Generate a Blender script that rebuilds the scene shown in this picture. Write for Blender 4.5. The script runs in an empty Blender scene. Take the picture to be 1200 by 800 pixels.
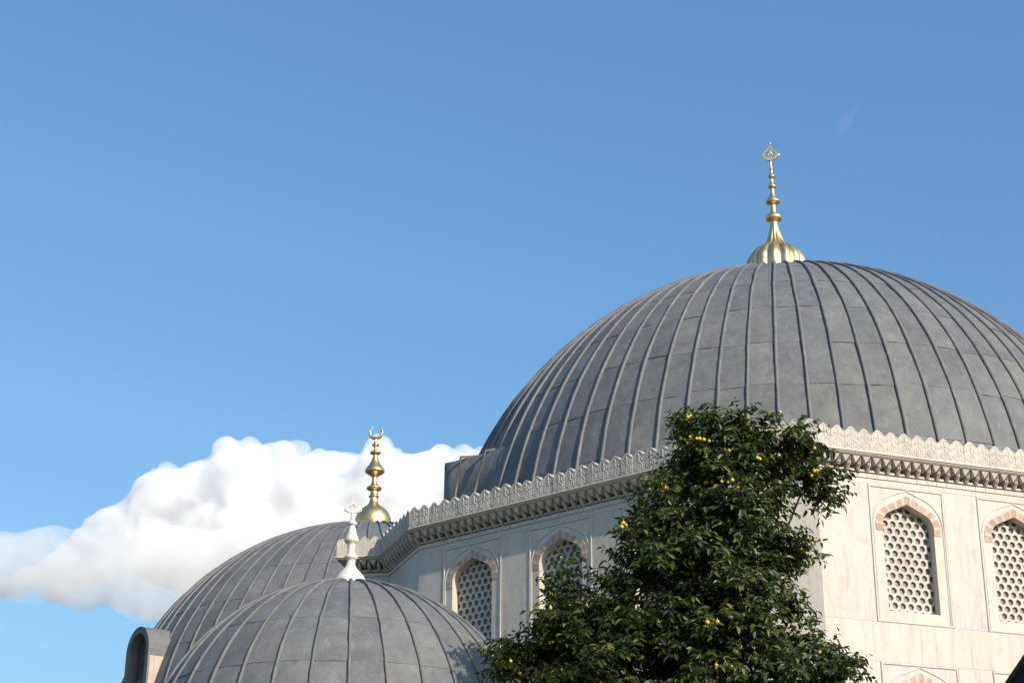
import bpy, bmesh, math, random
from math import sin, cos, pi, radians, sqrt, atan2
from mathutils import Vector, Matrix

random.seed(7)
scene = bpy.context.scene
COL = scene.collection

# ------------------------------------------------------------------ camera
EYE = 1.6
cam_d = bpy.data.cameras.new('camera')
cam_d.sensor_width = 36.0
cam_d.lens = 63.17
cam_d.clip_start = 0.1
cam_d.clip_end = 20000.0
cam = bpy.data.objects.new('camera', cam_d)
COL.objects.link(cam)
PITCH, ROLL = radians(22.15), radians(0.31)
fw = Vector((0, cos(PITCH), sin(PITCH)))
rt0 = Vector((1, 0, 0)); up0 = Vector((0, -sin(PITCH), cos(PITCH)))
rt = rt0 * cos(ROLL) + up0 * sin(ROLL)
upv = up0 * cos(ROLL) - rt0 * sin(ROLL)
cam.matrix_world = Matrix(((rt.x, upv.x, -fw.x, 0), (rt.y, upv.y, -fw.y, 0), (rt.z, upv.z, -fw.z, EYE), (0, 0, 0, 1)))
scene.camera = cam

# ------------------------------------------------------------------ sky, sun, exposure
SUN_AZ, SUN_EL = radians(139.8), radians(27.5)      # azimuth clockwise from +Y
world = bpy.data.worlds.new('World'); scene.world = world
world.use_nodes = True
wn = world.node_tree; wn.nodes.clear()
sky = wn.nodes.new('ShaderNodeTexSky'); sky.sky_type = 'NISHITA'
sky.sun_disc = False
sky.sun_elevation = SUN_EL; sky.sun_rotation = SUN_AZ
sky.altitude = 50; sky.air_density = 1.75; sky.dust_density = 1.8; sky.ozone_density = 9.0
bg = wn.nodes.new('ShaderNodeBackground'); bg.inputs[1].default_value = 0.14
wo = wn.nodes.new('ShaderNodeOutputWorld')
wn.links.new(sky.outputs[0], bg.inputs[0]); wn.links.new(bg.outputs[0], wo.inputs[0])
sun_d = bpy.data.lights.new('sun', 'SUN'); sun_d.energy = 4.25; sun_d.angle = radians(0.53); sun_d.color = (1.0, 0.89, 0.73)
sun = bpy.data.objects.new('sun', sun_d); COL.objects.link(sun)
tosun = Vector((sin(SUN_AZ) * cos(SUN_EL), cos(SUN_AZ) * cos(SUN_EL), sin(SUN_EL)))
sun.rotation_euler = tosun.to_track_quat('Z', 'Y').to_euler()
sun.location = tosun * 120
vs = scene.view_settings
vs.view_transform = 'Standard'; vs.look = 'None'; vs.exposure = 0.35; vs.gamma = 1.0; vs.use_curve_mapping = False
cy = scene.cycles
cy.use_denoising = True
cy.max_bounces = 14; cy.diffuse_bounces = 4; cy.glossy_bounces = 3; cy.transmission_bounces = 4; cy.volume_bounces = 10
cy.transparent_max_bounces = 8
cy.volume_step_rate = 0.35; cy.volume_max_steps = 256

# ------------------------------------------------------------------ materials
def new_mat(name):
    m = bpy.data.materials.new(name); m.use_nodes = True
    nt = m.node_tree; nt.nodes.clear()
    out = nt.nodes.new('ShaderNodeOutputMaterial')
    b = nt.nodes.new('ShaderNodeBsdfPrincipled')
    nt.links.new(b.outputs[0], out.inputs[0])
    return m, nt, b, out

def N(nt, t, **kw):
    n = nt.nodes.new(t)
    for k, v in kw.items(): setattr(n, k, v)
    return n

def coords(nt, scale=(1, 1, 1), rnd=40.0, kind='Object'):
    tc = N(nt, 'ShaderNodeTexCoord'); oi = N(nt, 'ShaderNodeObjectInfo')
    mul = N(nt, 'ShaderNodeMath', operation='MULTIPLY'); mul.inputs[1].default_value = rnd
    nt.links.new(oi.outputs['Random'], mul.inputs[0])
    add = N(nt, 'ShaderNodeVectorMath', operation='ADD')
    nt.links.new(tc.outputs[kind], add.inputs[0]); nt.links.new(mul.outputs[0], add.inputs[1])
    mp = N(nt, 'ShaderNodeVectorMath', operation='MULTIPLY'); mp.inputs[1].default_value = scale
    nt.links.new(add.outputs[0], mp.inputs[0])
    return mp.outputs[0], oi.outputs['Random']

def noise(nt, vec, scale, detail=6, rough=.6, dist=0.0):
    n = N(nt, 'ShaderNodeTexNoise'); n.inputs['Scale'].default_value = scale
    n.inputs['Detail'].default_value = detail; n.inputs['Roughness'].default_value = rough; n.inputs['Distortion'].default_value = dist
    if vec is not None: nt.links.new(vec, n.inputs['Vector'])
    return n.outputs['Fac']

def ramp(nt, fac, stops):
    r = N(nt, 'ShaderNodeValToRGB'); e = r.color_ramp.elements
    while len(e) < len(stops): e.new(0.5)
    for i, (p, c) in enumerate(stops):
        e[i].position = p; e[i].color = (c[0], c[1], c[2], 1) if hasattr(c, '__len__') else (c, c, c, 1)
    nt.links.new(fac, r.inputs[0]); return r.outputs[0]

def mixc(nt, fac, a, b, mode='MIX'):
    m = N(nt, 'ShaderNodeMix', data_type='RGBA', blend_type=mode)
    for i, x in ((0, fac), (6, a), (7, b)):
        if hasattr(x, 'is_linked') or hasattr(x, 'node'): nt.links.new(x, m.inputs[i])
        elif i == 0: m.inputs[0].default_value = x
        else: m.inputs[i].default_value = (x[0], x[1], x[2], 1)
    return m.outputs[2]

def bump(nt, b, h, strength=.3, dist=.02):
    bp = N(nt, 'ShaderNodeBump'); bp.inputs['Strength'].default_value = strength; bp.inputs['Distance'].default_value = dist
    nt.links.new(h, bp.inputs['Height']); nt.links.new(bp.outputs[0], b.inputs['Normal'])

def marble(name, base, vein, grime, veinamt=.5, rough=.55, grimeamt=.5, streak=.8):
    m, nt, b, out = new_mat(name)
    v, r = coords(nt)
    vs_, _ = coords(nt, (1.0, 1.0, .35))
    ve = ramp(nt, noise(nt, vs_, 1.3, 7, .62, 1.6), [(.30, 0), (.46, .25), (.50, 1), (.54, .25), (.72, 0)])
    fac = N(nt, 'ShaderNodeMath', operation='MULTIPLY'); fac.inputs[1].default_value = veinamt
    nt.links.new(ve, fac.inputs[0])
    c = mixc(nt, fac.outputs[0], base, vein)
    tint = ramp(nt, r, [(0, (.88, .88, .89)), (.35, (1, 1, 1)), (.7, (1.0, .975, .94)), (1, (.94, .92, .90))])
    c = mixc(nt, 1.0, c, tint, 'MULTIPLY')
    g = ramp(nt, noise(nt, v, 3.2, 8, .7), [(.50, 0), (.80, 1)])
    f2 = N(nt, 'ShaderNodeMath', operation='MULTIPLY'); f2.inputs[1].default_value = grimeamt
    nt.links.new(g, f2.inputs[0])
    c = mixc(nt, f2.outputs[0], c, grime)
    vk, _ = coords(nt, (9, 9, .55))
    sk = ramp(nt, noise(nt, vk, 1.0, 5, .65), [(.50, (1, 1, 1)), (.78, (.70, .69, .67))])
    c = mixc(nt, streak, c, sk, 'MULTIPLY')
    nt.links.new(c, b.inputs['Base Color']); b.inputs['Roughness'].default_value = rough
    b.inputs['Specular IOR Level'].default_value = .3
    bump(nt, b, noise(nt, v, 25, 6, .65), .25, .01)
    return m

M = {}
M['marble'] = marble('marble', (.575, .53, .462), (.39, .37, .345), (.42, .365, .30), .5, .5, .5)
M['carved'] = marble('carved_marble', (.565, .522, .455), (.41, .375, .33), (.30, .26, .215), .3, .65, .55)
M['cornice'] = marble('weathered_marble', (.55, .51, .45), (.38, .345, .30), (.22, .19, .155), .3, .7, .6)
M['lattice'] = marble('lattice_stone', (.54, .50, .44), (.42, .39, .35), (.34, .30, .25), .3, .7, .5)
M['pink'] = marble('pink_stone', (.44, .27, .205), (.50, .40, .32), (.30, .20, .155), .9, .65, .8)
M['pale'] = marble('pale_stone', (.53, .46, .385), (.44, .35, .28), (.34, .265, .21), .6, .65, .7)
M['white'] = marble('white_marble', (.66, .63, .58), (.5, .48, .46), (.44, .40, .35), .4, .5, .5)
M['stone'] = marble('limestone', (.50, .44, .36), (.36, .32, .27), (.26, .22, .18), .4, .8, .6)

def lead(name, k=1.0):
    m, nt, b, out = new_mat(name)
    v, r = coords(nt); vst, _ = coords(nt, (1, 1, .22))
    c = ramp(nt, noise(nt, v, 1.4, 7, .66), [(.3, (.128 * k, .133 * k, .137 * k)), (.55, (.166 * k, .171 * k, .173 * k)), (.75, (.212 * k, .214 * k, .212 * k))])
    tint = ramp(nt, r, [(0, (.84, .85, .87)), (.4, (1, 1, 1)), (.75, (1.02, 1.0, .98)), (1, (1.10, 1.07, 1.02))])
    c = mixc(nt, 1.0, c, tint, 'MULTIPLY')
    st = ramp(nt, noise(nt, vst, 7, 7, .7, .6), [(.54, 0), (.76, .6)])
    c = mixc(nt, st, c, (.30 * k, .30 * k, .30 * k))
    ho, _ = coords(nt, (.35, .35, 2.6))
    sc = ramp(nt, noise(nt, ho, 6, 8, .75, .5), [(.63, 0), (.72, .5)])
    c = mixc(nt, sc, c, (.40, .39, .37))
    dk = ramp(nt, noise(nt, v, 4.5, 7, .7), [(.52, 0), (.78, .75)])
    c = mixc(nt, dk, c, (.085 * k, .088 * k, .095 * k))
    nt.links.new(c, b.inputs['Base Color'])
    b.inputs['Roughness'].default_value = .6; b.inputs['Specular IOR Level'].default_value = .22
    bump(nt, b, noise(nt, v, 5, 7, .65), .5, .03)
    return m
M['lead'] = lead('lead_sheet', .93)
M['leadseam'] = lead('lead_seam', .95)
M['leadshell'] = lead('lead_shell', .55)

def gold():
    m, nt, b, out = new_mat('gilded_metal')
    v, r = coords(nt)
    c = ramp(nt, noise(nt, v, 6, 5, .6), [(.3, (.70, .50, .20)), (.6, (.82, .63, .31)), (.8, (.86, .70, .42))])
    nt.links.new(c, b.inputs['Base Color']); b.inputs['Metallic'].default_value = 1.0
    rr = ramp(nt, noise(nt, v, 9, 5, .6), [(.3, .34), (.8, .50)])
    nt.links.new(rr, b.inputs['Roughness'])
    bump(nt, b, noise(nt, v, 14, 4, .6), .12, .02)
    return m
M['gold'] = gold()

def simple(name, c0, c1, scale=6, rough=.6, spec=.4, bumpk=.2):
    m, nt, b, out = new_mat(name)
    v, r = coords(nt)
    nf = noise(nt, v, scale, 6, .65)
    nt.links.new(ramp(nt, nf, [(.3, c0), (.7, c1)]), b.inputs['Base Color'])
    b.inputs['Roughness'].default_value = rough; b.inputs['Specular IOR Level'].default_value = spec
    if bumpk: bump(nt, b, nf, bumpk, .02)
    return m
M['pane'] = simple('dusty_glass', (.13, .125, .115), (.25, .235, .21), 14, .35, .35, .05)
M['recess'] = simple('dark_recess', (.05, .045, .04), (.09, .08, .07), 5, .8)  # plain dark brown for the back of the dormer niche
M['darkroof'] = simple('dark_roof', (.012, .010, .009), (.022, .017, .015), 8, .8, .1)
M['wood'] = simple('dark_wood', (.03, .016, .010), (.055, .03, .02), 12, .6)
M['bark'] = simple('bark', (.045, .035, .026), (.10, .08, .06), 14, .9, .2, .6)
M['fruit'] = simple('fruit_skin', (.50, .36, .045), (.66, .50, .09), 20, .4)
M['ground'] = simple('garden_ground', (.10, .105, .07), (.16, .15, .115), .6, .9)

def leafmat():
    m, nt, b, out = new_mat('glossy_leaf')
    a = N(nt, 'ShaderNodeAttribute', attribute_name='tone')
    c = ramp(nt, a.outputs['Fac'], [(0, (.020, .032, .008)), (.4, (.040, .061, .013)), (.75, (.085, .116, .024)), (.88, (.13, .158, .036)), (1, (.26, .22, .045))])
    nt.links.new(c, b.inputs['Base Color']); b.inputs['Roughness'].default_value = .43; b.inputs['Specular IOR Level'].default_value = .45
    t = N(nt, 'ShaderNodeBsdfTranslucent')
    c2 = mixc(nt, 1.0, c, (1.5, 1.7, .7), 'MULTIPLY'); nt.links.new(c2, t.inputs['Color'])
    mx = N(nt, 'ShaderNodeMixShader'); mx.inputs[0].default_value = .34
    nt.links.new(b.outputs[0], mx.inputs[1]); nt.links.new(t.outputs[0], mx.inputs[2]); nt.links.new(mx.outputs[0], out.inputs[0])
    return m
M['leaf'] = leafmat()

def cloudmat(name, dens, ragged=None):
    m = bpy.data.materials.new(name); m.use_nodes = True
    nt = m.node_tree; nt.nodes.clear()
    out = nt.nodes.new('ShaderNodeOutputMaterial')
    v = nt.nodes.new('ShaderNodeVolumePrincipled')
    v.inputs['Color'].default_value = (1, 1, 1, 1); v.inputs['Density'].default_value = dens; v.inputs['Anisotropy'].default_value = 0.0
    nt.links.new(v.outputs[0], out.inputs['Volume'])
    if ragged:
        tc = N(nt, 'ShaderNodeTexCoord')
        nz = noise(nt, tc.outputs['Object'], 1.0 / ragged, 5, .62, .4)
        mr = N(nt, 'ShaderNodeMapRange'); mr.inputs[1].default_value = .34; mr.inputs[2].default_value = .60; mr.inputs[3].default_value = 0.0; mr.inputs[4].default_value = dens
        nt.links.new(nz, mr.inputs[0]); nt.links.new(mr.outputs[0], v.inputs['Density'])
    return m

# ------------------------------------------------------------------ object helpers
def tag(o, label=None, cat=None, group=None, kind=None):
    if label: o['label'] = label
    if cat: o['category'] = cat
    if group: o['group'] = group
    if kind: o['kind'] = kind
    return o

def link(name, data, parent=None, mat=None):
    o = bpy.data.objects.new(name, data); COL.objects.link(o)
    if parent is not None: o.parent = parent
    if mat is not None and data is not None and not data.materials: data.materials.append(mat)
    return o

def empty(name, loc):
    o = bpy.data.objects.new(name, None); COL.objects.link(o); o.location = loc; o.empty_display_size = .5
    return o

def mesh(name, verts, faces, smooth=False):
    me = bpy.data.meshes.new(name); me.from_pydata(verts, [], faces)
    me.validate(); 
    if smooth: me.polygons.foreach_set('use_smooth', [True] * len(me.polygons))
    me.update(); return me

def bm_mesh(name, bm, smooth=False, bevel=0.0, recalc=True):
    if bevel > 0:
        bmesh.ops.bevel(bm, geom=bm.edges[:], offset=bevel, segments=1, affect='EDGES', clamp_overlap=True)
    if recalc: bmesh.ops.recalc_face_normals(bm, faces=bm.faces[:])
    me = bpy.data.meshes.new(name); bm.to_mesh(me); bm.free()
    if smooth: me.polygons.foreach_set('use_smooth', [True] * len(me.polygons))
    return me

def box_bm(x0, x1, y0, y1, z0, z1, bm=None):
    bm = bm or bmesh.new()
    v = [bm.verts.new(p) for p in ((x0, y0, z0), (x1, y0, z0), (x1, y1, z0), (x0, y1, z0), (x0, y0, z1), (x1, y0, z1), (x1, y1, z1), (x0, y1, z1))]
    for f in ((0, 3, 2, 1), (4, 5, 6, 7), (0, 1, 5, 4), (1, 2, 6, 5), (2, 3, 7, 6), (3, 0, 4, 7)):
        bm.faces.new([v[i] for i in f])
    return bm

def prism_bm(pts, y0, y1, bm=None, back=True):
    """closed polygon pts (x,z) extruded from y0 (front) to y1"""
    bm = bm or bmesh.new()
    a = [bm.verts.new((x, y0, z)) for x, z in pts]; c = [bm.verts.new((x, y1, z)) for x, z in pts]
    bm.faces.new(a)
    if back: bm.faces.new(c[::-1])
    n = len(pts)
    for i in range(n): bm.faces.new((a[i], c[i], c[(i + 1) % n], a[(i + 1) % n]))
    return bm

def tube_bm(pts, rads, sides=6, bm=None, cap=True):
    bm = bm or bmesh.new(); rings = []
    for i, p in enumerate(pts):
        p = Vector(p)
        d = (Vector(pts[min(i + 1, len(pts) - 1)]) - Vector(pts[max(i - 1, 0)])).normalized()
        up = Vector((0, 0, 1)) if abs(d.z) < .9 else Vector((0, 1, 0))
        s = d.cross(up).normalized(); t = s.cross(d)
        r = rads[i] if hasattr(rads, '__len__') else rads
        rings.append([bm.verts.new(p + (s * cos(2 * pi * j / sides) + t * sin(2 * pi * j / sides)) * r) for j in range(sides)])
    for a, b in zip(rings, rings[1:]):
        for j in range(sides): bm.faces.new((a[j], a[(j + 1) % sides], b[(j + 1) % sides], b[j]))
    if cap:
        bm.faces.new(rings[0][::-1]); bm.faces.new(rings[-1])
    return bm

def lathe_bm(prof, segs=32, flute=None):
    """prof: list (r,z[,flute amount])"""
    bm = bmesh.new(); rings = []
    for p in prof:
        r, z = p[0], p[1]; fl = p[2] if len(p) > 2 else 0
        rings.append([bm.verts.new((r * (1 + fl * (abs(cos(flute * pi * j / segs)) - .5) if fl else r / max(r, 1e-9)) * cos(2 * pi * j / segs) if fl else r * cos(2 * pi * j / segs),
                                    r * (1 + fl * (abs(cos(flute * pi * j / segs)) - .5)) * sin(2 * pi * j / segs) if fl else r * sin(2 * pi * j / segs), z)) for j in range(segs)])
    for a, b in zip(rings, rings[1:]):
        for j in range(segs): bm.faces.new((a[j], a[(j + 1) % segs], b[(j + 1) % segs], b[j]))
    bm.faces.new(rings[0][::-1]); bm.faces.new(rings[-1])
    return bm

def smooth_profile(pts, n=4):
    """catmull-rom through (r,z) points"""
    out = []
    for i in range(len(pts) - 1):
        p0 = pts[max(i - 1, 0)]; p1 = pts[i]; p2 = pts[i + 1]; p3 = pts[min(i + 2, len(pts) - 1)]
        for k in range(n):
            t = k / n
            q = []
            for d in range(len(p1)):
                q.append(.5 * (2 * p1[d] + (p2[d] - p0[d]) * t + (2 * p0[d] - 5 * p1[d] + 4 * p2[d] - p3[d]) * t * t + (3 * p1[d] - p0[d] - 3 * p2[d] + p3[d]) * t ** 3))
            q[0] = max(q[0], .004); out.append(tuple(q))
    out.append(pts[-1]); return out

def sd(az): return Vector((sin(az), cos(az)))

# ------------------------------------------------------------------ setting: ground
g = link('ground', mesh('ground', [(-6000, -6000, 0), (6000, -6000, 0), (6000, 6000, 0), (-6000, 6000, 0)], [(0, 1, 2, 3)]), None, M['ground'])
tag(g, kind='structure', label='planted garden ground around the mausoleums', cat='ground')

# ------------------------------------------------------------------ lead-covered dome
def lead_dome(root, R, kz, zc, ncol, phase, lats, az0, az1, seamr, lat_lo, top_lat, wob=.02, seed=1):
    """dome part of root (local origin on the dome's axis), lead sheets and seams as its children"""
    rnd = random.Random(seed)
    dth = 2 * pi / ncol
    def P(az, lat, r): return Vector((r * cos(lat) * sin(az), r * cos(lat) * cos(az), zc + kz * r * sin(lat)))
    # shell
    segs, rows = ncol, 18
    bm = bmesh.new(); rings = []
    for i in range(rows):
        la = radians(lat_lo) + (pi / 2 * .985 - radians(lat_lo)) * i / (rows - 1)
        rings.append([bm.verts.new(P(2 * pi * j / segs, la, R - .05)) for j in range(segs)])
    for a, b in zip(rings, rings[1:]):
        for j in range(segs): bm.faces.new((a[j], b[j], b[(j + 1) % segs], a[(j + 1) % segs]))
    bm.faces.new(rings[-1])
    dome = link('dome', bm_mesh('dome_shell', bm, True), root, M['leadshell'])
    # sheets
    def sheet_data(la0, la1, na=3, nl=3, dent=None):
        vs, fs = [], []
        for i in range(nl + 1):
            t = i / nl; la = la0 + (la1 - la0) * t
            for j in range(na + 1):
                s = j / na; az = (s - .5) * dth
                r = R + .007 * (1 - t) + (dent[i][j] if dent else 0)
                vs.append(P(az, la, r))
        for i in range(nl):
            for j in range(na):
                a = i * (na + 1) + j; fs.append((a, a + 1, a + na + 2, a + na + 1))
        b0 = len(vs)
        for j in range(na + 1): vs.append(P((j / na - .5) * dth, la0, R - .012))
        for j in range(na + 1): vs.append(vs[j].copy())
        for j in range(na): fs.append((b0 + j, b0 + j + 1, b0 + na + 2 + j, b0 + na + 1 + j))
        return vs, fs
    NV = 4
    rowmesh = {}
    offs = [0, radians(.28), radians(-.22), radians(.12)]
    for v in range(NV):
        for i in range(len(lats) - 1):
            dent = [[rnd.gauss(0, .0035) if 0 < j < 3 else 0 for j in range(4)] for _ in range(4)]
            la0 = radians(lats[i]) + (offs[v] if i else 0); la1 = radians(lats[i + 1]) + (offs[v] if i < len(lats) - 2 else 0)
            vs, fs = sheet_data(la0, la1 + radians(.25), dent=dent)
            me = mesh('lead_sheet', vs, fs, True); me.materials.append(M['lead']); rowmesh[v, i] = me
    seammesh = []
    for v in range(5):
        pts = []; n = 30; ph = rnd.random() * 6; d0 = 0
        for i in range(n + 1):
            la = radians(lat_lo) + (radians(top_lat) - radians(lat_lo)) * i / n
            d0 = d0 * .6 + rnd.gauss(0, wob)
            pts.append(P(d0 * .6 / (R * max(cos(la), .25)) if 0 < i < n else 0, la, R + .018))
        rads = [seamr * (1 + rnd.gauss(0, .10)) for _ in pts]
        me = bm_mesh('standing_seam', tube_bm(pts, rads, 7), True); me.materials.append(M['leadseam']); seammesh.append(me)
    back_v, back_f = [], []; backs_bm = bmesh.new()
    for c in range(ncol):
        az = phase + (c + .5) * dth; azd = math.degrees(az) % 360
        vis = az0 <= azd <= az1
        v = rnd.randrange(NV)
        for i in range(len(lats) - 1):
            if vis and lats[i] < 60:
                o = link('lead_sheet', rowmesh[v, i], dome); o.rotation_euler.z = -az
                k = 1 + rnd.gauss(0, .0006); o.scale = (k, k, 1)
            else:
                vv, ff = sheet_data(radians(lats[i]), radians(lats[i + 1]), 1, 3)
                b0 = len(back_v); rm = Matrix.Rotation(-az, 3, 'Z')
                back_v += [rm @ p for p in vv]; back_f += [tuple(k_ + b0 for k_ in f) for f in ff]
        az = phase + c * dth; azd = math.degrees(az) % 360
        if az0 - 3 <= azd <= az1 + 3:
            o = link('standing_seam', seammesh[rnd.randrange(5)], dome); o.rotation_euler.z = -az
        else:
            b1 = bmesh.new(); b1.from_mesh(seammesh[0]); b1.transform(Matrix.Rotation(-az, 4, 'Z'))
            tmp = bpy.data.meshes.new('t'); b1.to_mesh(tmp); b1.free(); backs_bm.from_mesh(tmp); bpy.data.meshes.remove(tmp)
    o = link('lead_covering', mesh('lead_covering', back_v, back_f, True), dome, M['lead']); tag(o, kind='stuff')
    o = link('seam_covering', bm_mesh('seam_covering', backs_bm, True), dome, M['leadseam']); tag(o, kind='stuff')
    return dome

# ------------------------------------------------------------------ the great hexagonal mausoleum
C = Vector((7.4555, 46.1778)); AP = 10.1025; TH = radians(10.45)
SIDE = AP * 2 / sqrt(3)
RV = AP / cos(pi / 6)
tomb = empty('domed_mausoleum', (C.x, C.y, 0))
tag(tomb, 'large hexagonal white marble mausoleum with grey lead dome, lattice windows and gilded fluted finial', 'mausoleum')
Vx = [sd(TH + pi + radians(60) * k) * RV for k in range(6)]      # local to the tomb
def along(a, b, c): return Vx[a] + (Vx[b] - Vx[a]).normalized() * c
cut = [1.03, 1.45, 1.4, 1.4, 1.4, 1.4]
n2 = sd(TH + pi + radians(90))                                    # outward normal of the face between corners 1 and 2
BAY = 1.13
v1a, v1b = along(1, 2, cut[1]), along(1, 0, cut[1])
bay_far = v1a + (Vx[2] - Vx[1]).normalized() * 7.0
pts = [('bay_front', bay_far + n2 * BAY), ('bay_side', v1a + n2 * BAY), ('corner_b', v1a), ('face_l', v1b),
       ('corner_a', along(0, 1, cut[0])), ('face_r', along(0, 5, cut[0])), ('corner_5', along(5, 0, cut[5])), ('face_5', along(5, 4, cut[5])),
       ('corner_4', along(4, 5, cut[4])), ('face_4', along(4, 3, cut[4])), ('corner_3', along(3, 4, cut[3])), ('face_3', along(3, 2, cut[3])),
       ('corner_2', along(2, 3, cut[2])), ('face_2', along(2, 1, cut[2])), ('bay_return', bay_far)]
NP = len(pts)
PT = [p for _, p in pts]
def seg_dir(i): return (PT[(i + 1) % NP] - PT[i]).normalized()
def seg_out(i):
    d = seg_dir(i); return Vector((d.y, -d.x))
def corner(i, off):
    a, b = seg_out(i - 1), seg_out(i)
    m = (a + b); m = m / (m.dot(a)) if m.length > 1e-6 else a
    return PT[i] + m * off
Zr = EYE
def sweep(i, prof, bm, closed=True):
    """profile (outward offset, z) swept along side i with mitred ends"""
    A = [bm.verts.new((*corner(i, o), z)) for o, z in prof]; B = [bm.verts.new((*corner((i + 1) % NP, o), z)) for o, z in prof]
    n = len(prof)
    for k in range(n if closed else n - 1): bm.faces.new((A[k], B[k], B[(k + 1) % n], A[(k + 1) % n]))

INS = .30          # wall plane behind the parapet face
# core wall behind the marble facing
bm = bmesh.new()
for i in range(NP):
    fc = pts[i][0] in ('face_l', 'face_r', 'corner_a', 'corner_b', 'bay_side')
    o = -INS - (.36 if fc else 0.0)
    sweep(i, [(o, 0), (o, 12.05 + Zr - .2), (o - .4, 12.05 + Zr - .2), (o - .4, 0)], bm)
wall = link('wall', bm_mesh('wall_core', bm), tomb, M['cornice'])
# flat lead roof around the dome
bm = bmesh.new()
bm.faces.new([bm.verts.new((*corner(i, -.12), 12.0 + Zr)) for i in range(NP)])
roof = link('roof', bm_mesh('roof', bm), tomb, M['leadshell'])
# cornice mouldings
bm = bmesh.new()
for i in range(NP):
    sweep(i, [(-.42, 12.0 + Zr - .004), (.035, 12.0 + Zr - .004), (.04, 11.972 + Zr), (.012, 11.96 + Zr), (.012, 11.945 + Zr), (-.006, 11.94 + Zr), (-.012, 11.925 + Zr), (-.42, 11.925 + Zr)], bm)
cornice = link('cornice', bm_mesh('cornice_moulding', bm), tomb, M['carved'])
# parapet backing course
bm = bmesh.new()
for i in range(NP):
    sweep(i, [(-.045, 12.0 + Zr), (-.045, 12.33 + Zr), (-.20, 12.33 + Zr), (-.20, 12.0 + Zr)], bm)
parapet = link('parapet', bm_mesh('parapet_course', bm), tomb, M['carved'])

def frame(i, off, z=0.0):
    """matrix of side i: x to the right seen from outside, y inward, z up; origin at the offset left corner"""
    d = seg_dir(i); o = corner(i, off)
    return Matrix(((d.x, -d.y, 0, o.x), (d.y, d.x, 0, o.y), (0, 0, 1, z), (0, 0, 0, 1))), (corner((i + 1) % NP, off) - o).length

# merlon: carved cresting with ogee point and relief scrolls
def merlon_mesh(w):
    h0, h1 = .395, .515
    half = [(w / 2 - .001, 0), (w / 2 - .001, h0), (w * .43, h0 + .012), (w * .30, h0 + .048), (w * .17, h0 + .092), (w * .06, h1 - .016)]
    P = half + [(0, h1)] + [(-x, z) for x, z in half[::-1]]
    bm = prism_bm(P, 0, .11)
    def rib(curve, r): tube_bm([(x, .001, z) for x, z in curve], r * .9, 5, bm)
    for s in (1, -1):
        rib([(s * x, z) for x, z in ((w * .46, h0 - .02), (w * .30, h0 + .018), (w * .16, h0 + .062), (0, h1 - .04))], .011)
        rib([(s * w * (.04 + .30 * sin(t * pi)), .04 + .20 * t) for t in [k / 8 for k in range(9)]], .012)
        rib([(s * (w * .17 + .034 * cos(a)), .305 + .034 * sin(a)) for a in [k * .8 - 1 for k in range(7)]], .011)
        rib([(s * (w * .38 + .032 * cos(a)), .285 + .036 * sin(a)) for a in [k * .8 + 2 for k in range(7)]], .010)
        rib([(s * (w * .40 + .030 * cos(a)), .085 + .032 * sin(a)) for a in [k * .8 + 1 for k in range(7)]], .011)
        rib([(s * w * .12, .10), (s * w * .17, .145), (s * w * .10, .19)], .011)
    rib([(0, .24), (.016, .29), (.014, .34), (0, .40), (0, .44)], .013)
    rib([(0, .06), (0, .20)], .011)
    return bm_mesh('merlon', bm)

def bracket_mesh(w):
    """one stalactite unit, width w, height .29; top at z=0, two tiers of niches"""
    bm = bmesh.new()
    h = w * .497
    # lip and upper tooth: an inverted pyramid under the lip
    v = [bm.verts.new(p) for p in [(-h, .1, 0), (-h, -.262, 0), (h, -.262, 0), (h, .1, 0), (-h, .1, -.022), (-h, -.250, -.016), (h, -.250, -.016), (h, .1, -.022)]]
    for f in ((0, 1, 2, 3), (1, 5, 6, 2), (0, 4, 5, 1), (3, 2, 6, 7), (4, 7, 6, 5)): bm.faces.new([v[k] for k in f])
    a = [bm.verts.new(p) for p in [(-w * .36, -.248, -.022), (w * .36, -.248, -.022), (w * .30, .02, -.022), (-w * .30, .02, -.022), (0, -.205, -.155), (w * .06, .02, -.16), (-w * .06, .02, -.16)]]
    for f in ((0, 1, 4), (1, 2, 5, 4), (0, 4, 6, 3), (4, 5, 6)): bm.faces.new([a[k] for k in f])
    # slender pendant on the left border of the unit
    cx = -w / 2; r0 = w * .155
    prof = [(r0, .215, -.022), (r0 * .9, .195, -.095), (r0 * 1.25, .175, -.110), (r0 * 1.25, .165, -.165), (r0 * .85, .125, -.205), (r0 * 1.05, .105, -.225), (r0 * .8, .07, -.262), (.008, .02, -.295)]
    rings = [[bm.verts.new(p) for p in ((cx - r, .08, z), (cx - r * .85, -y * .82, z), (cx, -y, z), (cx + r * .85, -y * .82, z), (cx + r, .08, z))] for r, y, z in prof]
    for A, B in zip(rings, rings[1:]):
        for k in range(4): bm.faces.new((A[k], A[k + 1], B[k + 1], B[k]))
    # small spandrel stone at the foot of the pocket
    prism_bm([(-w * .34, -.272), (-w * .20, -.215), (0, -.235), (w * .20, -.215), (w * .34, -.272)], -.030, .08, bm)
    return bm_mesh('cornice_bracket', bm, recalc=True)

MP, BP = .322, .2365
cache = {}
def shared(key, fn, mat):
    if key not in cache:
        me = fn(); me.materials.append(mat); cache[key] = me
    return cache[key]
def place(name, me, parent, mtx):
    o = link(name, me, parent); o.matrix_local = mtx; return o
def T(x, y, z): return Matrix.Translation((x, y, z))

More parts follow.
